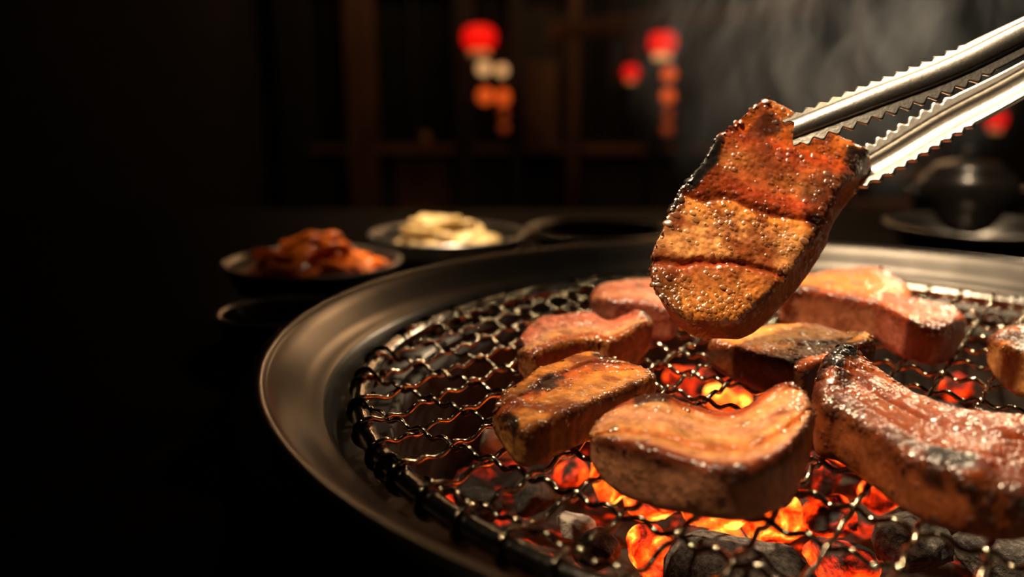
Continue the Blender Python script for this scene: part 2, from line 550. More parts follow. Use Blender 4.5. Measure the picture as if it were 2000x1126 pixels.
# ------------------------------------------------------------------ grill ring and fire basin
R = RG
ring_prof = [(.885 * R, -.0125), (.885 * R, -.0078), (.978 * R, -.0078), (.988 * R, -.004), (.996 * R, .0008), (1.004 * R, .0022), (1.016 * R, .0030),
             (1.04 * R, .0065), (1.065 * R, .0105), (1.088 * R, .0138), (1.10 * R, .0150), (1.112 * R, .0150), (1.124 * R, .0138), (1.150 * R, .0062), (1.164 * R, .0020), (1.170 * R, -.0010),
             (1.172 * R, -.008), (1.175 * R, -.036), (1.185 * R, -.0425), (1.185 * R, -.0438), (1.155 * R, -.0438), (1.15 * R, -.004), (1.112 * R, .006), (1.08 * R, .002), (1.0 * R, -.0095), (.96 * R, -.0125)]
gr = link('grill_ring', lathe(ring_prof, 200, closed=True), M['ring']); gr.location = (0, 0, ZG)
tag(gr, 'wide round brushed steel ring framing the wire grill', 'grill ring')
bas_prof = [(.95 * R, -.0128), (.88 * R, -.0128), (.875 * R, -.02), (.86 * R, -.05), (.80 * R, -.080), (.6 * R, -.092), (.001, -.096), (.001, -.099), (.62 * R, -.095),
            (.83 * R, -.083), (.89 * R, -.052), (.905 * R, -.022), (.95 * R, -.0160)]
ba = link('fire_basin', lathe(bas_prof, 96, closed=True), M['basin']); ba.location = (0, 0, ZG)
tag(ba, 'sooty steel fire basin holding the charcoal under the mesh', 'fire basin')

# ------------------------------------------------------------------ wire mesh
gm = empty('grill_mesh', (0, 0, ZG - .006))
OFFZ = .006
RT, rt, rw = .935 * R, .0032, .00086
ZT = -.0014
seg = 160
link('rim', tube([(RT * math.cos(a), RT * math.sin(a), ZT + OFFZ) for a in np.linspace(0, 2 * math.pi, seg + 1)], rt, 14, side=(0, 0, 1), cap=False), M['rim'], gm)
va, vb = np.array([.0600, -.0585]) * R, np.array([.0660, .0950]) * R
org = np.array([-.294, -.157]) * R
AMP = .00095


def wire(u, spacing, through, parity):
    L = np.linalg.norm(u); u = u / L
    # closest point of the line to the centre
    t0 = -(through @ u); foot = through + u * t0; dist = np.linalg.norm(foot)
    if dist > RT * .965: return
    hl = math.sqrt(RT * RT - dist * dist)
    n = max(12, int(2 * hl / spacing * 20))
    s = np.linspace(-hl, hl, n)
    P = foot + s[:, None] * u
    ph = (s + t0) / spacing            # 0 at the lattice origin knot: integer at every knot
    z = AMP * np.cos(math.pi * 3 * ph + math.pi * parity)
    e = hl - np.abs(s)
    k = sst(.0015, .009, e)
    ztop = ZT + rt + rw
    z = z * k + ztop * (1 - k)
    nrm = np.array([-u[1], u[0]])
    P = P + nrm * (.0003 * np.sin(math.pi * 3 * ph + parity) * k)[:, None]
    path = np.c_[P, z]

    def hook(end):
        rd = np.array([*(end / np.linalg.norm(end)), 0.0]); cc = np.array([*(rd[:2] * RT), ZT])
        rr = rt + rw * .95
        an = np.linspace(math.radians(78), math.radians(-165), 14)
        ud = np.array([*u, 0]) * (1 if end @ u > 0 else -1)
        sl = np.linspace(0, .0022, 14)
        tv = np.array([-rd[1], rd[0], 0]); tv *= np.sign(tv @ ud + 1e-9)
        return [cc + rd * rr * math.cos(a) + np.array([0, 0, rr * math.sin(a)]) + tv * d for a, d in zip(an, sl)]
    h1 = hook(P[-1]); h0 = hook(P[0])
    path = np.vstack([np.array(h0)[::-1], path[1:-1], np.array(h1)])
    path[:, 2] += OFFZ
    link('wire', tube(path, rw, 7), M['wire'], gm)


la, lb = np.linalg.norm(va), np.linalg.norm(vb)
for i in range(-30, 40):
    wire(va, la, org + vb * i, i % 2)          # wires running along a, one for each step in b
    wire(vb, lb, org + va * i, (i + 1) % 2)
tag(gm, 'round crimped wire grill mesh with hooked ends on a rim', 'grill mesh')

# ------------------------------------------------------------------ charcoal
ember = link('ember_bed', None) if False else None
nr, na = 26, 90
vs, fs = [(0, 0, 0)], []
for i in range(1, nr + 1):
    for j in range(na):
        a = 2 * math.pi * j / na; rr = 0.80 * R * i / nr
        vs.append((rr * math.cos(a), rr * math.sin(a), 0))
V = np.array(vs)
V[:, 2] = .006 * fbm(V * 60 + 3.1, 3) + .012 * (np.hypot(V[:, 0], V[:, 1]) / (0.80 * R)) ** 4
for j in range(na): fs.append((0, 1 + j, 1 + (j + 1) % na))
for i in range(nr - 1):
    for j in range(na):
        a, b = 1 + i * na + j, 1 + i * na + (j + 1) % na
        fs.append((a, a + na, b + na, b))
eb = link('ember_bed', mesh('ember_bed', V, fs), M['coal']); eb.location = (0, 0, ZG - .070)
eb.color = (0.28, 0.35, 0, 1)
tag(eb, 'bed of ash and small embers at the bottom of the basin', 'embers', kind='stuff')

coal_meshes = []


def rock(seed, sub=4, stretch=(1, 1, 1)):
    bm = bmesh.new(); bmesh.ops.create_icosphere(bm, subdivisions=sub, radius=1.0)
    P = np.array([v.co[:] for v in bm.verts])
    # facets: clip by random planes
    r_ = np.random.default_rng(seed)
    k = np.ones(len(P))
    for _ in range(11):
        n = r_.normal(size=3); n /= np.linalg.norm(n); d = r_.uniform(.62, .86)
        dd = P @ n
        k = np.minimum(k, np.where(dd > d, d / np.maximum(dd, 1e-6), 1))
    k *= 1 + .07 * fbm(P * 2.2 + seed, 3) + .025 * fbm(P * 9 + seed, 3)
    P = P * k[:, None] * np.array(stretch)
    for v, p in zip(bm.verts, P): v.co = p
    me = bpy.data.meshes.new('coal'); bm.to_mesh(me); bm.free()
    me.polygons.foreach_set('use_smooth', [True] * len(me.polygons))
    me.materials.append(M['coal'])
    return me


ROCKS = [rock(s, 4, st) for s, st in ((1, (1.15, .9, .8)), (2, (1, 1, .8)), (3, (1.35, .85, .75)), (4, (.95, 1.15, .85)), (5, (1.6, .8, .75)))]
coal_spots = []
KIND = {'white': (.86, .0), 'hot': (.78, .1), 'ember': (.52, .35), 'warm': (.30, .55), 'dark': (.02, .55), 'log': (.0, .75), 'ash': (-.1, 2.0)}
LAB = {'white': ('white hot yellow charcoal lump behind the dark front log', 'yellow hot coals'),
       'hot': ('bright orange glowing charcoal lump in the hot front of the fire', 'bright orange coals'),
       'ember': ('red glowing charcoal lump with dark crust in the fire', 'red crusted coals'),
       'warm': ('mostly black charcoal lump with faint red glow', 'faintly glowing coals'),
       'dark': ('black unlit charcoal lump under the wire mesh', 'black coals'),
       'log': ('large rounded dark charcoal log before the yellow hot coal', 'dark logs'),
       'ash': ('grey ash covered charcoal lump under the wire mesh', 'ash grey coals')}
coal_boxes = []


def coal(p, size, kind, rk=0, rot=None, label=None):
    o = bpy.data.objects.new('charcoal', ROCKS[rk]); col.objects.link(o)
    o.location = p; o.scale = (size,) * 3
    o.rotation_euler = rot if rot is not None else (random.uniform(-.4, .4), random.uniform(-.4, .4), random.uniform(0, 6.28))
    g, a = KIND[kind]
    o.color = (g + random.uniform(-.04, .04), a, 0, 1)
    tag(o, label or LAB[kind][0], 'charcoal', LAB[kind][1])
    coal_spots.append((p[0], p[1], size))
    return o


ZC = ZG - .044
manual = [  # px, py, half width px, kind, rock, lift
    (985, 862, 62, 'ash', 4, .004), (1085, 880, 42, 'ash', 1, -.004), (1125, 1030, 40, 'ash', 0, .0), (1120, 925, 34, 'ember', 1, -.008),
    (1195, 935, 52, 'hot', 3, .0), (1275, 975, 50, 'hot', 1, -.002), (1385, 985, 62, 'hot', 0, .002), (1275, 1080, 56, 'hot', 3, .0),
    (1515, 1010, 62, 'hot', 1, -.003), (1590, 930, 50, 'ember', 3, .0), (1420, 1062, 46, 'white', 1, -.018),
    (1460, 1135, 125, 'log', 2, .006), (1625, 1010, 50, 'ember', 1, .002), (1640, 1100, 58, 'ember', 0, .0),
    (1728, 965, 44, 'hot', 1, -.006), (1660, 868, 50, 'hot', 0, -.002), (1790, 1060, 80, 'dark', 1, .004), (1890, 990, 70, 'dark', 3, .0),
    (1950, 1090, 80, 'dark', 0, .0), (1425, 775, 44, 'hot', 1, .0), (1345, 745, 40, 'ember', 0, -.003), (1310, 690, 36, 'warm', 2, .0),
    (1400, 700, 36, 'warm', 1, .0), (1870, 755, 34, 'ember', 1, .0), (1170, 1075, 52, 'dark', 1, .0), (1040, 965, 52, 'dark', 3, -.004),
    (930, 985, 50, 'dark', 0, -.006), (1490, 870, 50, 'hot', 0, -.004), (1370, 880, 50, 'ember', 1, -.004), (1250, 870, 48, 'ember', 1, -.004),
]
UNIQ = {0: 'large grey ash log showing through the mesh beside the caramel slab', 1: 'grey ash lump under the near corner of the caramel slab',
        2: 'rough grey ash lump between black coals and the glowing front', 3: 'dull red coal between the caramel slab and the curved slice',
        4: 'bright orange coal under the blunt end of the curved slice', 6: 'large bright orange coal below the belly of the curved slice',
        9: 'red crusted coal below the horn of the curved slice', 14: 'orange coal beside the near side of the charred slice',
        15: 'orange coal between the horn of the curved slice and the charred slice', 16: 'large black lump below the charred slice',
        19: 'glowing red coal in the gap between the curved slice and golden slab', 23: 'small red coal between the rosy block and the charred slice'}
for mi, (px, py, hw, kind, rk, lift) in enumerate(manual):
    hw = hw * (1.12 if kind in ('hot', 'ember') else 1.0)
    z = ZC + lift
    p = G(px, py, z); d = (p - CAM) @ FWD
    coal(p, hw / FPX * d, kind, rk, rot=(0, 0, random.uniform(-.5, .5)) if rk != 4 else (.1, .35, 1.0), label=UNIQ.get(mi))
hot_c = [G(*q, ZC) for q in ((1400, 960), (1420, 800), (1650, 900))]
sp_ = .033
for i in range(-6, 7):
    for j in range(-6, 7):
        x = (i + .5 * (j % 2)) * sp_ + random.uniform(-.004, .004); y = j * sp_ * .87 + random.uniform(-.004, .004)
        if math.hypot(x, y) > .74 * R: continue
        size = random.uniform(.0155, .019)
        if any(math.hypot(x - a, y - b) < (size + s) * .92 for a, b, s in coal_spots): continue
        hd = min(math.hypot(x - h[0], y - h[1]) for h in hot_c)
        u = random.random()
        kind = ('hot' if u < .4 else 'ember') if hd < .03 else ('ember' if u < .35 else 'warm') if hd < .06 else ('warm' if u < .3 else 'dark' if u < .75 else 'ash')
        coal((x, y, ZC - .008 + random.uniform(-.003, .003)), size, kind, random.randrange(4))

# ------------------------------------------------------------------ pork slices
FAT = (.68, .235, .036); TAN = (.74, .325, .105); PINK = (.68, .28, .15); GLAZE = (.54, .11, .010); RED = (.34, .040, .006)
BRN = (.19, .034, .006); DARK = (.062, .011, .003); CHAR = (.006, .005, .004); ROSE = (.58, .145, .075)


def catmull(A, q):
    A = np.asarray(A, float); n = len(A)
    x = np.clip(q, 0, 1) * (n - 1); i = np.minimum(x.astype(int), n - 2); f = (x - i)[:, None]
    E = np.vstack([2 * A[0] - A[1], A, 2 * A[-1] - A[-2]])
    p0, p1, p2, p3 = E[i], E[i + 1], E[i + 2], E[i + 3]
    return .5 * (2 * p1 + (p2 - p0) * f + (2 * p0 - 5 * p1 + 4 * p2 - p3) * f ** 2 + (3 * p1 - p0 - 3 * p2 + p3) * f ** 3)


DOME, DOMEF = [(0, 0, 1.0)], []
for i_, (rr0, zz0) in enumerate(((.45, .893), (.80, .60), (1.0, 0.0))):
    for k_ in range(8):
        DOME.append((rr0 * math.cos(k_ * math.pi / 4), rr0 * math.sin(k_ * math.pi / 4), zz0))
for k_ in range(8):
    k2_ = (k_ + 1) % 8
    DOMEF.append((0, 1 + k_, 1 + k2_))
    for i_ in range(2): DOMEF.append((1 + i_ * 8 + k_, 9 + i_ * 8 + k_, 9 + i_ * 8 + k2_, 1 + i_ * 8 + k2_))
DOME = np.array(DOME)


def slab(name, L, Rr, down, thick, bands, axis='s', side=FAT, chars=(), creases=(), rc=.0020, re=.010, ns=130, ntop=60,
         brown=.35, edge=.6, grease=.8, seed=0, lump=1.0, endmin=.45, sidechar=.3, endw=.30, beads=500, bsize=1.0):
    q = np.linspace(0, 1, ns); q = .75 * q + .25 * (.5 - .5 * np.cos(math.pi * q))
    L3, R3 = catmull(L, q), catmull(Rr, q)
    dn = catmull(down, q) if np.ndim(down) == 2 else np.broadcast_to(np.array(down, float), L3.shape)
    dn = dn / np.linalg.norm(dn, axis=1)[:, None]
    th = np.interp(q, np.linspace(0, 1, len(thick)), thick) if np.ndim(thick) else np.full(ns, float(thick))
    mid = (L3 + R3) / 2; W = np.linalg.norm(R3 - L3, axis=1); X = (R3 - L3) / W[:, None]
    sl = np.r_[0, np.cumsum(np.linalg.norm(np.diff(mid, axis=0), axis=1))]; ln = sl[-1]
    e = np.minimum(sl, ln - sl)
    k = np.sqrt(np.clip(1 - (np.clip(re - e, 0, re) / re) ** 2, 0, 1))
    us, vv = [], []
    nsd, nb = 12, 22
    for i in range(ntop): us.append(-1 + 2 * i / ntop); vv.append(1)
    for i in range(nsd): us.append(1); vv.append(1 - 2 * i / nsd)
    for i in range(nb): us.append(1 - 2 * i / nb); vv.append(-1)
    for i in range(nsd): us.append(-1); vv.append(-1 + 2 * i / nsd)
    us, vv = np.array(us), np.array(vv); m = len(us)
    V = np.zeros((ns, m, 3)); S = np.zeros((ns, m)); T = np.zeros((ns, m)); Q = np.zeros((ns, m)); Ed = np.zeros((ns, m))
    for j in range(ns):
        w2 = W[j] / 2 * (1 - endw * (1 - k[j])); h2 = th[j] / 2 * (endmin + (1 - endmin) * k[j])
        r = min(rc, w2 * .9, h2 * .95)
        px, py = us * w2, vv * h2
        cxn, cyn = np.clip(px, -(w2 - r), w2 - r), np.clip(py, -(h2 - r), h2 - r)
        dx, dy = px - cxn, py - cyn; dl = np.hypot(dx, dy); dl[dl < 1e-9] = 1
        fx = cxn + np.where(dl > 0, dx / dl * r * (dl > 1e-9), 0); fy = cyn + dy / dl * r
        V[j] = mid[j] + X[j] * fx[:, None] + dn[j] * (th[j] / 2 - fy)[:, None]
        S[j] = q[j]; T[j] = fx / (W[j] / 2); Q[j] = fy / max(h2, 1e-6)
        Ed[j] = np.minimum(w2 - np.abs(fx), e[j] + .0015)
    V = V.reshape(-1, 3); S, T, Q, Ed = S.ravel(), T.ravel(), Q.ravel(), Ed.ravel()
    F = []
    for j in range(ns - 1):
        for i in range(m):
            i2 = (i + 1) % m
            F.append((j * m + i, j * m + i2, (j + 1) * m + i2, (j + 1) * m + i))
    c0, c1 = len(V), len(V) + 1
    V = np.vstack([V, V[:m].mean(0), V[(ns - 1) * m:].mean(0)])
    ext = lambda a, x0, x1: np.r_[a, x0, x1]
    S, T, Q, Ed = ext(S, 0, 1), ext(T, 0, 0), ext(Q, 0, 0), ext(Ed, 0, 0)
    for i in range(m):
        i2 = (i + 1) % m
        F.append((c0, i2, i)); F.append((c1, (ns - 1) * m + i, (ns - 1) * m + i2))
    cen = V.mean(0); zmin = V[:, 2].min()
    base = np.array([cen[0], cen[1], zmin])
    me = mesh(name, V - base, F)
    nrm = np.zeros(len(V) * 3); me.vertices.foreach_get('normal', nrm); nrm = nrm.reshape(-1, 3)
    Pl = V - base + seed * 3.7
    top = sst(.45, .95, Q)
    wob = .055 * fbm(Pl * 55, 3)
    ax = (S if axis == 's' else (T + 1) / 2) + wob
    # relief
    disp = lump * (.0011 * fbm(Pl * 70, 3) + .00035 * fbm(Pl * 260, 3) + .00012 * noise(Pl * 900))
    for pos, wd, dep in creases:
        disp = disp - dep * np.exp(-((ax - pos) / wd) ** 2) * top
    keepb = np.where(Q < -.75, .25, 1.0)
    V2 = V - base + nrm * (disp * keepb)[:, None]
    if np.ndim(down) == 1 and abs(down[2]) > .9: V2[:, 2] = np.maximum(V2[:, 2], 0.0)
    me.vertices.foreach_set('co', V2.ravel().astype(np.float32)); me.update()
    # own colours: layers of lean and fat, sear, char
    pos = np.array([b[0] for b in bands]); cc = np.array([b[1] for b in bands])
    c = np.stack([np.interp(ax, pos, cc[:, i]) for i in range(3)], 1)
    fib = fbm(Pl * np.array([180, 180, 180]), 3)
    c *= np.clip(1 + .55 * fib + .35 * fbm(Pl * 420 + 3, 2), .25, 1.7)[:, None]
    mixc = lambda c, d, f: c * (1 - f[:, None]) + np.array(d) * f[:, None]
    pn = fbm(Pl * 75 + 9, 4)
    c = mixc(c, BRN, np.clip(sst(.02, .45, pn + brown - .35) * .9, 0, 1) * top)
    sc = np.array(side) * (1 + .30 * fbm(Pl * np.array([140, 140, 60]) + 5, 3))[:, None]
    sc = mixc(sc, BRN, sst(.0, .6, fbm(Pl * 60 + 2, 3) + sidechar - .3) * .75)
    c = c * top[:, None] + sc * (1 - top)[:, None]
    ed = np.exp(-(Ed / .0026) ** 2) * sst(.2, .8, Q) * np.clip(.75 + 1.0 * fbm(Pl * 90 + 4, 2), 0, 1.2) * edge
    c = mixc(c, DARK, np.clip(ed, 0, .92))
    for s_, t_, rs, rtt, st in chars:
        dd = ((S - s_) / rs) ** 2 + ((T - t_) / rtt) ** 2 + 1.1 * fbm(Pl * 130 + 11, 3)
        f = sst(1.25, .35, dd) * st * (1 if s_ < .12 else (.15 + .85 * sst(.0, .7, Q)))
        c = mixc(c, DARK, np.clip(f * 1.3, 0, 1) * .85); c = mixc(c, CHAR, np.clip(f * 1.2 - .2, 0, 1))
    lum = c.mean(1); dry = sst(.012, .05, lum)
    c = np.clip(c, .003, .95)
    a = me.color_attributes.new('Col', 'FLOAT_COLOR', 'POINT')
    a.data.foreach_set('color', np.c_[c, np.ones(len(c))].ravel().astype(np.float32))
    gval = np.clip(grease * (.55 + .45 * top) * (.65 + .9 * fbm(Pl * 50 + 21, 3)), 0.05, 1) * (.25 + .75 * dry)
    ga = me.attributes.new('grease', 'FLOAT', 'POINT'); ga.data.foreach_set('value', gval.astype(np.float32))
    o = link(name, me, M['meat']); o.location = base
    # beads of rendered fat standing on the seared face and along its edge
    nv = np.zeros(len(V2) * 3); me.vertices.foreach_get('normal', nv); nv = nv.reshape(-1, 3)
    r_ = np.random.default_rng(100 + seed)
    wt = (top * np.clip(.25 + 1.6 * fbm(Pl * 65 + 31, 3), .02, 2) + 1.1 * np.exp(-(Ed / .0014) ** 2) * sst(.3, .8, Q)) * grease
    wt = wt + .06 * (Q > -.6)
    idx = r_.choice(len(V2), size=int(beads * (.4 + .6 * grease)), p=wt / wt.sum())
    BV, BF, BC = [], [], []
    for ii in idx:
        rad = bsize * r_.uniform(.00025, .00070) * (1.4 if r_.random() < .15 else 1)
        n_ = nv[ii]; t1 = np.cross(n_, [.31, .77, .55]); t1 /= np.linalg.norm(t1) + 1e-9; t2 = np.cross(n_, t1)
        ex = r_.uniform(.75, 1.5); p0 = V2[ii] + t1 * r_.normal() * .0004 + t2 * r_.normal() * .0004 - n_ * rad * .06
        b0 = len(BV)
        BV.extend(p0 + (t1 * DOME[:, :1] * ex + t2 * DOME[:, 1:2]) * rad + n_ * DOME[:, 2:] * rad * .26)
        BC.extend([c[ii] * .8] * len(DOME))
        BF.extend([tuple(b0 + i for i in f) for f in DOMEF])
    bme = mesh('grease_beads', BV, BF, recalc=False)
    ba_ = bme.color_attributes.new('Col', 'FLOAT_COLOR', 'POINT')
    ba_.data.foreach_set('color', np.c_[np.array(BC), np.ones(len(BC))].ravel().astype(np.float32))
    bo_ = link('grease_beads', bme, M['grease'], o)
    bo_['kind'] = 'stuff'
    return o


DOWN = (0, 0, -1.0)
ZM = ZG + .0019


def gslab(Lp, Rp, zL, zR, label, thick=None, **kw):
    n = len(Lp)
    zL = np.broadcast_to(np.asarray(zL, float), (n,)); zR = np.broadcast_to(np.asarray(zR, float), (n,))
    L = [G(*p, ZM + z) for p, z in zip(Lp, zL)]; Rr = [G(*p, ZM + z) for p, z in zip(Rp, zR)]
    if thick is None:
        thick = np.minimum((zL + zR) / 2, .0155)
    o = slab('pork_slice', L, Rr, DOWN, thick, **kw)
    tag(o, label, 'pork')
    return o


# curved pinkish slice in front
gslab([(1156, 818), (1190, 795), (1235, 775), (1290, 763), (1340, 784), (1395, 797), (1445, 795), (1490, 766), (1530, 742), (1562, 742), (1588, 765)],
      [(1154, 842), (1180, 855), (1225, 868), (1285, 884), (1345, 900), (1410, 909), (1470, 906), (1525, 884), (1562, 850), (1585, 812), (1597, 785)],
      [.012, .0135, .015, .017, .014, .013, .014, .017, .021, .023, .021], [.012, .0135, .0145, .015, .015, .0155, .0155, .0155, .016, .018, .019],
      'curved pinkish pork slice with a raised horn at one end', thick=[.0115, .013, .0145, .015, .014, .014, .0145, .015, .0155, .0165, .016],
      bands=[(0, ROSE), (.1, RED), (.2, TAN), (.45, PINK), (.62, TAN), (.72, GLAZE), (.82, TAN), (.91, PINK), (.96, (.32, .055, .010)), (1, (.32, .055, .010))], axis='t', side=(.50, .21, .105), brown=.12,
      chars=((.28, -.85, .07, .3, .7), (.85, -.95, .1, .15, .6)), creases=((.18, .03, .0012), (.72, .025, .0009)), grease=.75, seed=1, sidechar=.05, edge=.95)
# caramel slab on the left
gslab([(960, 778), (980, 758), (1010, 743), (1049, 717), (1083, 703), (1116, 691), (1155, 684), (1190, 698), (1232, 706), (1276, 712)],
      [(985, 816), (1020, 836), (1060, 823), (1095, 806), (1130, 792), (1165, 777), (1208, 760), (1243, 745), (1268, 732), (1284, 722)],
      [.012, .013, .013, .0135, .0135, .0135, .0135, .013, .0125, .012], [.011, .0115, .012, .012, .012, .012, .012, .012, .012, .012],
      'flat caramel brown pork slab with dark scorch marks across', bands=[(0, FAT), (.18, FAT), (.27, BRN), (.33, RED), (.42, GLAZE), (.62, FAT), (.8, (.60, .24, .06)), (1, FAT)],
      axis='t', side=(.50, .20, .05), brown=.40, chars=((.36, -.25, .10, .30, .8), (.07, .45, .06, .4, .85), (.72, -.72, .1, .16, .75), (.2, -.6, .1, .2, .4)),
      creases=((.28, .03, .0016), (.5, .02, .0007)), grease=.7, seed=2, edge=.9)
# slice behind it
gslab([(1008, 664), (1020, 642), (1055, 618), (1084, 610), (1120, 606), (1155, 608), (1186, 621), (1215, 615), (1248, 600), (1272, 606)],
      [(1014, 676), (1040, 688), (1070, 677), (1100, 668), (1130, 661), (1160, 657), (1188, 665), (1221, 650), (1248, 632), (1274, 616)],
      [.013, .015, .016, .016, .0155, .015, .013, .014, .018, .018], [.012, .0125, .013, .013, .013, .013, .013, .014, .016, .017],
      'rosy pork slice with a pinched waist behind the caramel slab', bands=[(0, ROSE), (.3, ROSE), (.55, PINK), (.75, TAN), (.9, RED), (1, FAT)], axis='t', side=(.42, .14, .05),
      brown=.2, chars=((.03, -.2, .06, .6, .8), (.97, -.6, .05, .4, .7)), creases=((.5, .05, .0008),), grease=.95, seed=3)
# farthest left
gslab([(1152, 563), (1176, 553), (1215, 544), (1264, 541), (1305, 548), (1332, 566)],
      [(1156, 578), (1184, 585), (1218, 586), (1256, 590), (1296, 599), (1322, 608)],
      [.015, .017, .018, .017, .015, .013], [.014, .0155, .016, .0155, .014, .013],
      'rosy blistered pork slice at the back beside the held slice', bands=[(0, PINK), (.4, ROSE), (.7, PINK), (1, ROSE)], axis='t', side=(.38, .12, .075), brown=.2,
      chars=(), grease=1.0, seed=4)
# far right back
gslab([(1528, 548), (1575, 535), (1650, 523), (1722, 522), (1754, 540), (1786, 560)],
      [(1524, 566), (1566, 560), (1618, 572), (1672, 582), (1725, 592), (1782, 594)],
      [.018, .019, .019, .019, .0165, .0145], [.017, .018, .017, .016, .015, .014],
      'large tan pork slice at the back partly hidden by the block', bands=[(0, ROSE), (.35, FAT), (.65, FAT), (.9, GLAZE), (1, RED)], axis='t', side=(.36, .13, .06), brown=.15,
      chars=((.2, .8, .15, .2, .5),), grease=.55, seed=5, thick=[.0165, .018, .018, .0175, .0155, .014])
# rose block
gslab([(1694, 567), (1725, 568), (1765, 576), (1810, 585), (1850, 592), (1884, 601)],
      [(1704, 580), (1733, 600), (1770, 621), (1808, 635), (1848, 636), (1889, 611)],
      [.017, .0165, .016, .0155, .015, .015], [.0165, .0155, .015, .0145, .0145, .0145],
      'thick rosy pork block with a dark seared corner', bands=[(0, ROSE), (.5, (.50, .14, .08)), (.8, GLAZE), (1, RED)], axis='t', side=(.34, .095, .06), brown=.25,
      chars=((.02, -.2, .10, .7, .95),), grease=.85, seed=6)
# piece running out of view on the right
gslab([(1934, 642), (1965, 632), (2010, 629), (2070, 633), (2112, 646)],
      [(1936, 656), (1958, 670), (2000, 690), (2062, 697), (2106, 682)],
      [.0145, .015, .0155, .0155, .014], [.0135, .014, .014, .014, .013],
      'tan pork slice with a dark scorched centre beside the rosy block', bands=[(0, FAT), (.3, BRN), (.6, DARK), (.85, FAT), (1, FAT)], axis='t', side=(.44, .19, .06), brown=.35,
      chars=((.45, .1, .25, .4, .7),), grease=.7, seed=7)
# slab behind the centre
gslab([(1386, 651), (1430, 641), (1500, 635), (1562, 628), (1600, 631), (1642, 643), (1690, 636), (1704, 640)],
      [(1388, 660), (1440, 678), (1500, 696), (1562, 713), (1608, 702), (1660, 681), (1700, 662), (1710, 652)],
      [.0125, .013, .014, .0145, .0145, .0145, .018, .019], [.012, .012, .0125, .013, .0135, .015, .0175, .0185],
      'golden pork slab with a blackened near side behind the pinkish slice', bands=[(0, FAT), (.4, (.58, .27, .08)), (.75, FAT), (.92, GLAZE), (1, BRN)], axis='t', side=(.07, .028, .014),
      brown=.25, chars=((.2, .95, .2, .12, .4), (.97, -.2, .05, .8, .6)), grease=.65, seed=8, sidechar=.8, creases=((.55, .05, .0006),))
# charred piece on the right
gslab([(1606, 690), (1646, 669), (1684, 689), (1734, 730), (1790, 761), (1850, 782), (1915, 794), (1985, 804), (2050, 816), (2098, 838), (2120, 868)],
      [(1585, 742), (1604, 775), (1645, 795), (1685, 822), (1724, 852), (1768, 882), (1825, 906), (1892, 922), (1945, 944), (2000, 962), (2060, 958)],
      [.022, .0245, .021, .0175, .016, .016, .016, .016, .015, .014, .013], [.0175, .018, .0165, .0155, .015, .015, .0155, .0165, .014, .013, .0125],
      'long dark glazed pork slice with a charred black tip', thick=[.017, .0175, .016, .0155, .015, .015, .0155, .0155, .014, .013, .0125],
      bands=[(0, (.34, .075, .009)), (.15, (.24, .050, .007)), (.4, (.13, .019, .004)), (.55, (.25, .058, .008)), (.8, (.13, .019, .004)), (.95, (.10, .018, .004)), (1, (.30, .07, .009))], axis='t', side=(.21, .055, .016), brown=.5, beads=2400, bsize=1.2,
      chars=((.10, -.75, .09, .55, 1.0), (.02, .1, .05, .5, .7), (.62, .75, .08, .35, 1.0), (.45, .75, .1, .2, .5), (.16, .1, .05, .25, .7)),
      creases=((.42, .03, .0012), (.7, .03, .0006)), grease=.42, seed=9, edge=.9, ns=170)

# the slice held in the tongs
HL = [(1497, 183), (1448, 220), (1399, 264), (1366, 316), (1331, 358), (1308, 398), (1291, 443), (1268, 488), (1269, 537), (1293, 582), (1335, 620)]
HR = [(1700, 290), (1676, 318), (1647, 350), (1623, 385), (1607, 417), (1594, 450), (1571, 488), (1542, 525), (1511, 559), (1476, 594), (1432, 625)]
hd = [.286, .283, .279, .2755, .272, .269, .266, .263, .260, .257, .254]
HLp = [C(*p, d) for p, d in zip(HL, hd)]
HRp = [C(*p, d + .006) for p, d in zip(HR, hd)]
dnv = RIGHT * .40 - UP * .60 + FWD * .70
held = slab('pork_slice', HLp, HRp, dnv, .0125,
            bands=[(0, (.52, .16, .03)), (.10, GLAZE), (.17, RED), (.27, (.40, .13, .03)), (.36, RED), (.445, BRN), (.47, FAT), (.56, TAN), (.70, TAN), (.735, RED), (.77, (.42, .13, .03)), (.85, (.55, .19, .04)), (1, FAT)],
            axis='s', side=(.40, .12, .025), brown=.42,
            chars=((.33, -.92, .15, .16, 1.0), (.46, -.97, .07, .14, 1.0), (.06, .90, .07, .22, .85), (.86, -.80, .10, .22, .40), (.28, .78, .12, .22, .40), (.12, -.55, .06, .25, .5)),
            creases=((.44, .02, .0010), (.735, .018, .0013), (.13, .03, .0006)), grease=.95, seed=10, edge=.7, ns=180, ntop=80, re=.0045, endmin=.6, endw=.06, rc=.0020, beads=900, bsize=1.35)
tag(held, 'glazed caramel pork slice held up in the steel tongs', 'pork')

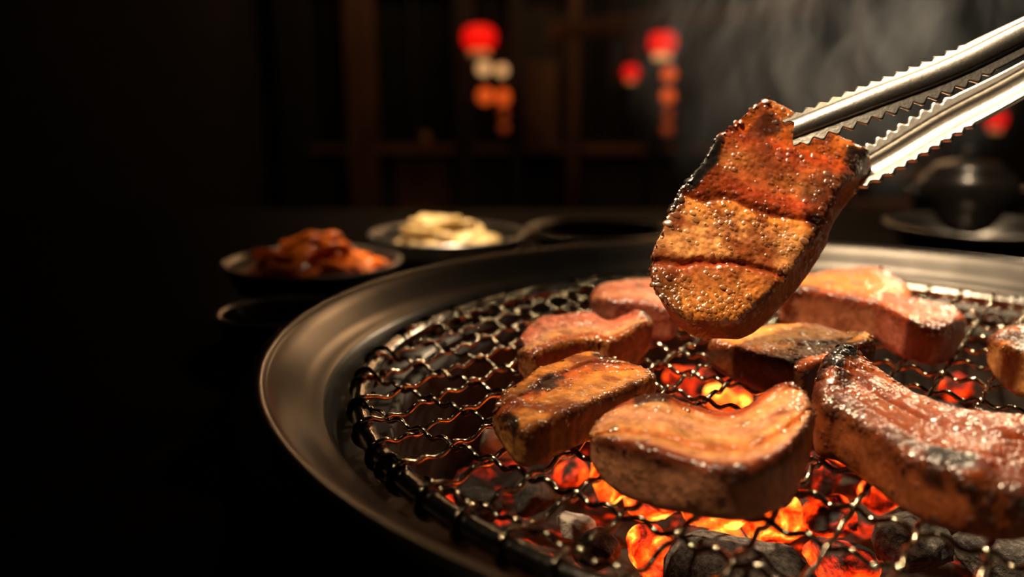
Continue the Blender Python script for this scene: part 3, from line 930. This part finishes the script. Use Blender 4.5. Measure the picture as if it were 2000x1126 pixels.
# ------------------------------------------------------------------ tongs
def arm_mesh(path, normal, width, depth, teeth_from, teeth_to, flip, thick=.0009, amp=.0019, pitch=.0042, tipdrop=.0):
    """gutter shaped arm: round ridge towards 'normal', two side walls with saw teeth; path runs tip -> hinge"""
    P = np.array(path, float); ns_ = 420
    q = np.linspace(0, 1, ns_); A = catmull(P, q)
    sl = np.r_[0, np.cumsum(np.linalg.norm(np.diff(A, axis=0), axis=1))]
    T_ = np.gradient(A, axis=0); T_ /= np.linalg.norm(T_, axis=1)[:, None]
    nn = np.array(normal, float); Nn = nn - T_ * (T_ @ nn)[:, None]; Nn /= np.linalg.norm(Nn, axis=1)[:, None]
    B = np.cross(T_, Nn)
    na_ = 27
    a = np.linspace(-1, 1, na_)
    Vo = []
    wv = np.interp(sl, np.linspace(0, sl[-1], len(width)), width); dv = np.interp(sl, np.linspace(0, sl[-1], len(depth)), depth)
    tooth = np.abs(((sl / pitch) % 1) * 2 - 1)
    tooth = np.clip(tooth * 1.25 - .1, 0, 1)
    on = sst(teeth_from, teeth_from + .002, sl) * (1 - sst(teeth_to - .006, teeth_to, sl))
    for off in (0, -thick):
        for j in range(ns_):
            w2 = wv[j] / 2 + off; dp = dv[j] - .0
            tl = dp + on[j] * (amp * tooth[j] - amp * .3)
            # tip: the ridge is cut back so that two lobes stand out
            rho = w2 * .70; aa = np.abs(a); ar = np.clip(aa / .62, 0, 1) * math.radians(72)
            fl = np.clip((aa - .62) / .38, 0, 1) * (tl + w2 * .16)
            x = np.sign(a) * (np.sin(ar) * rho + fl * .93); y = np.cos(ar) * rho - fl * .30 + off
            back = np.zeros(na_)
            if sl[j] < .006:
                back = (1 - np.abs(a)) ** 1.5 * .0028 * (1 - sl[j] / .006) + (np.abs(a) > .93) * .0008 * (1 - sl[j] / .006)
            Vo.append(A[j] + B[j] * x[:, None] + Nn[j] * y[:, None] + T_[j] * back[:, None])
    V = np.vstack(Vo); F = []
    n1 = ns_ * na_
    for j in range(ns_ - 1):
        for i in range(na_ - 1):
            p = j * na_ + i
            F.append((p, p + 1, p + na_ + 1, p + na_)); F.append((n1 + p, n1 + p + na_, n1 + p + na_ + 1, n1 + p + 1))
        for i in (0, na_ - 1):
            p = j * na_ + i; F.append((p, p + na_, n1 + p + na_, n1 + p))
    for j in (0, ns_ - 1):
        for i in range(na_ - 1):
            p = j * na_ + i; F.append((p, p + 1, n1 + p + 1, n1 + p))
    return V, F


up_path = [C(1538, 262, .2655), C(1600, 238, .2630), C(1700, 200, .2610), C(1850, 143, .2600), C(2000, 70, .2600), C(2280, -70, .2620), C(2560, -205, .2665), C(2640, -240, .268)]
lo_path = [C(1560, 392, .3000), C(1640, 350, .2975), C(1720, 310, .2950), C(1850, 232, .2915), C(2000, 152, .2870), C(2280, -15, .2780), C(2560, -175, .2700), C(2640, -225, .2685)]
tg = empty('steel_tongs', up_path[0])
n_up = -FWD * .80 + UP * .58 - RIGHT * .12
n_lo = -UP * .50 + FWD * .80 + RIGHT * .35
for nm, pth, nn, wd in (('arm', up_path, n_up, (.0108, .0118, .0122, .0120, .0112, .0105, .0105)), ('arm', lo_path, n_lo, (.0125, .013, .0135, .013, .012, .0115, .0115))):
    V, F = arm_mesh(pth, nn, wd, (.0016, .0020, .0020, .0008, .0005, .0005, .0005), .001, .062, 1)
    me = mesh('arm', V - np.array(tg.location), F)
    link('arm', me, M['tong'], tg)
hp = (np.array(up_path[-1]) + np.array(lo_path[-1])) / 2 - np.array(tg.location)
axd = np.cross(np.array(up_path[-1]) - np.array(up_path[-2]), n_up); axd /= np.linalg.norm(axd)
link('hinge_pin', tube([hp - axd * .011, hp, hp + axd * .011], .0026, 14), M['tong'], tg)
tag(tg, 'polished steel tongs with saw toothed jaws gripping a pork slice', 'tongs')

# ------------------------------------------------------------------ side dishes
def bowl(name, center, r, h, mat, label, cat='bowl', flat=.62):
    t = empty(name, (center[0], center[1], TZ + .0005))
    p = [(.001, 0), (r * flat * .8, 0), (r * flat, h * .05), (r * .88, h * .55), (r * .985, h * .96)]
    inner = [(r * .955, h * .965), (r * .86, h * .58), (r * (flat - .05), h * .12), (.001, h * .07)]
    link('body', lathe(p + [(r * .992, h), (r * .965, h)] + inner, 80), mat, t)
    link('rolled_rim', tube([(r * math.cos(a), r * math.sin(a), h) for a in np.linspace(0, 2 * math.pi, 81)], .0016, 8, side=(0, 0, 1), cap=False), M['bowl'], t)
    tag(t, label, cat)
    return t


def at_rim(px, py, z):
    return G(px, py, z)


kb = at_rim(612, 512, TZ + .034); kd = (kb - CAM) @ FWD; kr = 168 / FPX * kd
bowl('side_dish_bowl', kb, kr, .034, M['bowl'], 'steel bowl heaped with orange red kimchi')
wb = at_rim(875, 457, TZ + .034); wd_ = (wb - CAM) @ FWD; wr = 150 / FPX * wd_
bowl('side_dish_bowl', wb, wr, .034, M['bowl'], 'dark steel bowl of pale radish slices behind the ring')
pb = at_rim(1170, 449, TZ + .022); pd = (pb - CAM) @ FWD; pr_ = 140 / FPX * pd
bowl('serving_dish', pb, pr_, .022, M['bowl'], 'shallow empty steel dish behind the far side of the ring', 'dish', .75)
rb = at_rim(1905, 440, TZ + .028); rd_ = (rb - CAM) @ FWD; rr_ = 165 / FPX * rd_
bowl('steel_bowl', rb, rr_, .028, M['bowl'], 'wide empty steel bowl in front of the round black pot', 'bowl', .7)
sb = at_rim(548, 612, TZ + .034); sd_ = (sb - CAM) @ FWD
bowl('sauce_dish', sb, .030, .034, M['darkbowl'], 'small dark sauce dish between the ring and the kimchi bowl', 'dish', .7)


def strip_mesh(seed, ln, wd, th, curl, twist):
    r_ = np.random.default_rng(seed)
    n = 14; V, F = [], []
    for i in range(n):
        s = i / (n - 1) - .5
        a = curl * s
        c_ = np.array([ln * math.sin(a) / max(abs(curl), .1) * 1.0 if abs(curl) > .1 else ln * s, .0, ln * (1 - math.cos(a)) / max(abs(curl), .1) * -1])
        tw = twist * s; wv = wd * (1 - (2 * s) ** 4 * .7) * (1 + .2 * math.sin(9 * s + seed))
        for k in range(8):
            b = 2 * math.pi * k / 8
            lx, lz = wv / 2 * math.cos(b), th / 2 * math.sin(b) + .0012 * math.sin(b * 2 + s * 12)
            V.append((c_[0], lx * math.cos(tw) - lz * math.sin(tw), c_[2] + lx * math.sin(tw) + lz * math.cos(tw)))
    for i in range(n - 1):
        for k in range(8):
            k2 = (k + 1) % 8; F.append((i * 8 + k, i * 8 + k2, (i + 1) * 8 + k2, (i + 1) * 8 + k))
    F.append(tuple(range(8))); F.append(tuple((n - 1) * 8 + k for k in range(8)))
    return mesh('strip', V, F)


def heap(name, bowlc, r, h0, hmax, count, meshes, mat, label, cat, group, seed):
    rr_ = random.Random(seed)
    for me in meshes:
        if not me.materials: me.materials.append(mat)
    for i in range(count):
        f = (i + .5) / count
        rad = r * .80 * math.sqrt(1 - f) * rr_.uniform(.75, 1); a = i * 2.39996
        x, y = rad * math.cos(a), rad * math.sin(a)
        z = h0 + (hmax - h0) * (1 - (rad / (r * .8)) ** 2) * (.4 + .6 * f)
        o = bpy.data.objects.new(name, meshes[i % len(meshes)]); col.objects.link(o)
        o.location = (bowlc[0] + x, bowlc[1] + y, TZ + z)
        o.rotation_euler = (rr_.uniform(-.5, .5), rr_.uniform(-.35, .35), rr_.uniform(0, 6.28))
        tag(o, label, cat, group)


heap('kimchi_piece', kb, kr, .017, .051, 46, [strip_mesh(s, ln, wd, th, cu, tw) for s, ln, wd, th, cu, tw in
     ((1, .044, .013, .005, 1.4, .6), (2, .038, .017, .0045, -1.2, -.8), (3, .050, .011, .005, .9, 1.1), (4, .034, .019, .0045, 1.8, .3))],
     M['kimchi'], 'glossy orange red kimchi strip heaped in the steel bowl', 'kimchi', 'kimchi strips in the bowl', 5)
heap('radish_slice', wb, wr, .016, .044, 34, [strip_mesh(s, ln, wd, th, cu, tw) for s, ln, wd, th, cu, tw in
     ((11, .040, .022, .006, .5, .3), (12, .034, .026, .005, -.4, -.3), (13, .044, .018, .007, .6, .2))],
     M['radish'], 'pale cream radish slice heaped in the dark bowl', 'radish', 'radish slices in the bowl', 6)

# round black pot behind the right bowl
pc = G(1882, 418, TZ); pc = C(1882, 408, .86)
k = 98 / FPX * .86
bpot = empty('black_pot', (pc[0], pc[1], TZ + .0005))
link('body', lathe([(.001, 0), (k * .62, 0), (k * .84, k * .25), (k, k * .75), (k * .96, k * 1.05), (k * .84, k * 1.28), (k * .78, k * 1.30), (k * .76, k * 1.24), (k * .001, k * 1.2)], 64), M['darkbowl'], bpot)
lid = link('lid', lathe([(k * .80, k * 1.305), (k * .80, k * 1.33), (k * .55, k * 1.52), (k * .14, k * 1.60), (k * .10, k * 1.66), (k * .16, k * 1.74), (k * .10, k * 1.80), (.001, k * 1.81)], 48), M['darkbowl'], bpot)
for s in (-1, 1):
    link('handle', tube([(s * k * .95, -k * .22, k * .95), (s * k * 1.14, -k * .16, k * .97), (s * k * 1.18, 0, k * .98), (s * k * 1.14, k * .16, k * .97), (s * k * .95, k * .22, k * .95)], k * .055, 10), M['darkbowl'], bpot)
tag(bpot, 'round black lidded pot standing behind the wide steel bowl', 'pot')

# slatted bench in the room beyond
bench_y = 1.9
xa, xb = Y(1640, 340, bench_y)[0], Y(1835, 340, bench_y)[0]
z1, z2 = Y(1740, 340, bench_y)[2], Y(1740, 402, bench_y)[2]
bn = empty('wooden_chair', ((xa + xb) / 2, bench_y, 0))
for z in (z1, z2):
    box('back_slat', (xa + .03, bench_y - .01, z - .013), (xb - .03, bench_y + .012, z + .013), M['wood2'], bn, .004)
for x in (xa, xb - .03):
    box('back_post', (x, bench_y - .016, 0), (x + .0295, bench_y + .016, z1 + .05), M['wood'], bn, .004)
    box('leg', (x, bench_y + .36, 0), (x + .0295, bench_y + .39, .42), M['wood'], bn, .004)
box('seat', (xa, bench_y + .017, .4205), (xb, bench_y + .40, .45), M['wood'], bn, .006)
tag(bn, 'dark wooden chair with two horizontal back slats behind the pot', 'chair')

# ------------------------------------------------------------------ smoke
def smoke(name, lo, hi, dens, label, seed, thr=(.50, .66)):
    lo, hi = np.array(lo), np.array(hi); ce = (lo + hi) / 2; hs = (hi - lo) / 2
    me = box_data(*(hi - lo)); o = link(name, me); o.location = ce
    m = bpy.data.materials.new('smoke'); m.use_nodes = True; nt = m.node_tree
    for n in list(nt.nodes): nt.nodes.remove(n)
    out = N(nt, 'ShaderNodeOutputMaterial'); vs_ = N(nt, 'ShaderNodeVolumeScatter')
    vs_.inputs['Color'].default_value = (.72, .84, 1.0, 1); vs_.inputs['Anisotropy'].default_value = 0.1
    tc = N(nt, 'ShaderNodeTexCoord')
    # curling: shift sideways with height
    w1 = noise_tex(nt, tc.outputs['Object'], 9, 2)
    sub = N(nt, 'ShaderNodeVectorMath', operation='SUBTRACT'); sub.inputs[1].default_value = (.5, .5, .5)
    nt.links.new(w1.outputs['Color'], sub.inputs[0])
    scl = N(nt, 'ShaderNodeVectorMath', operation='MULTIPLY'); scl.inputs[1].default_value = (.10, .10, .03)
    nt.links.new(sub.outputs[0], scl.inputs[0])
    add = N(nt, 'ShaderNodeVectorMath', operation='ADD'); nt.links.new(tc.outputs['Object'], add.inputs[0]); nt.links.new(scl.outputs[0], add.inputs[1])
    mp = N(nt, 'ShaderNodeMapping'); mp.inputs['Location'].default_value = (seed, seed * .7, seed * .3); mp.inputs['Rotation'].default_value = (0, math.radians(-28), 0)
    mp.inputs['Scale'].default_value = (1.0, .6, .25); nt.links.new(add.outputs[0], mp.inputs['Vector'])
    n = noise_tex(nt, mp.outputs[0], 62, 3, .5)
    mr = N(nt, 'ShaderNodeMapRange', interpolation_type='SMOOTHSTEP'); mr.inputs['From Min'].default_value = thr[0]; mr.inputs['From Max'].default_value = thr[1]
    nt.links.new(n.outputs[0], mr.inputs['Value'])
    dv = N(nt, 'ShaderNodeVectorMath', operation='DIVIDE'); dv.inputs[1].default_value = tuple(hs); nt.links.new(tc.outputs['Object'], dv.inputs[0])
    le = N(nt, 'ShaderNodeVectorMath', operation='LENGTH'); nt.links.new(dv.outputs[0], le.inputs[0])
    fo = N(nt, 'ShaderNodeMapRange', interpolation_type='SMOOTHSTEP'); fo.inputs['From Min'].default_value = 1.0; fo.inputs['From Max'].default_value = .25
    nt.links.new(le.outputs['Value'], fo.inputs['Value'])
    d = math_node(nt, 'MULTIPLY', math_node(nt, 'MULTIPLY_ADD', mr.outputs[0], .95, .05), fo.outputs[0])
    d = math_node(nt, 'MULTIPLY', d, dens)
    nt.links.new(d, vs_.inputs['Density']); nt.links.new(vs_.outputs[0], out.inputs['Volume'])
    me.materials.append(m)
    tag(o, label, 'smoke', kind='stuff')
    return o


smoke('smoke', (-.09, .04, .83), (.15, .22, 1.06), 11.0, 'thin grey smoke wisps rising behind the held slice and tongs', 3.0)
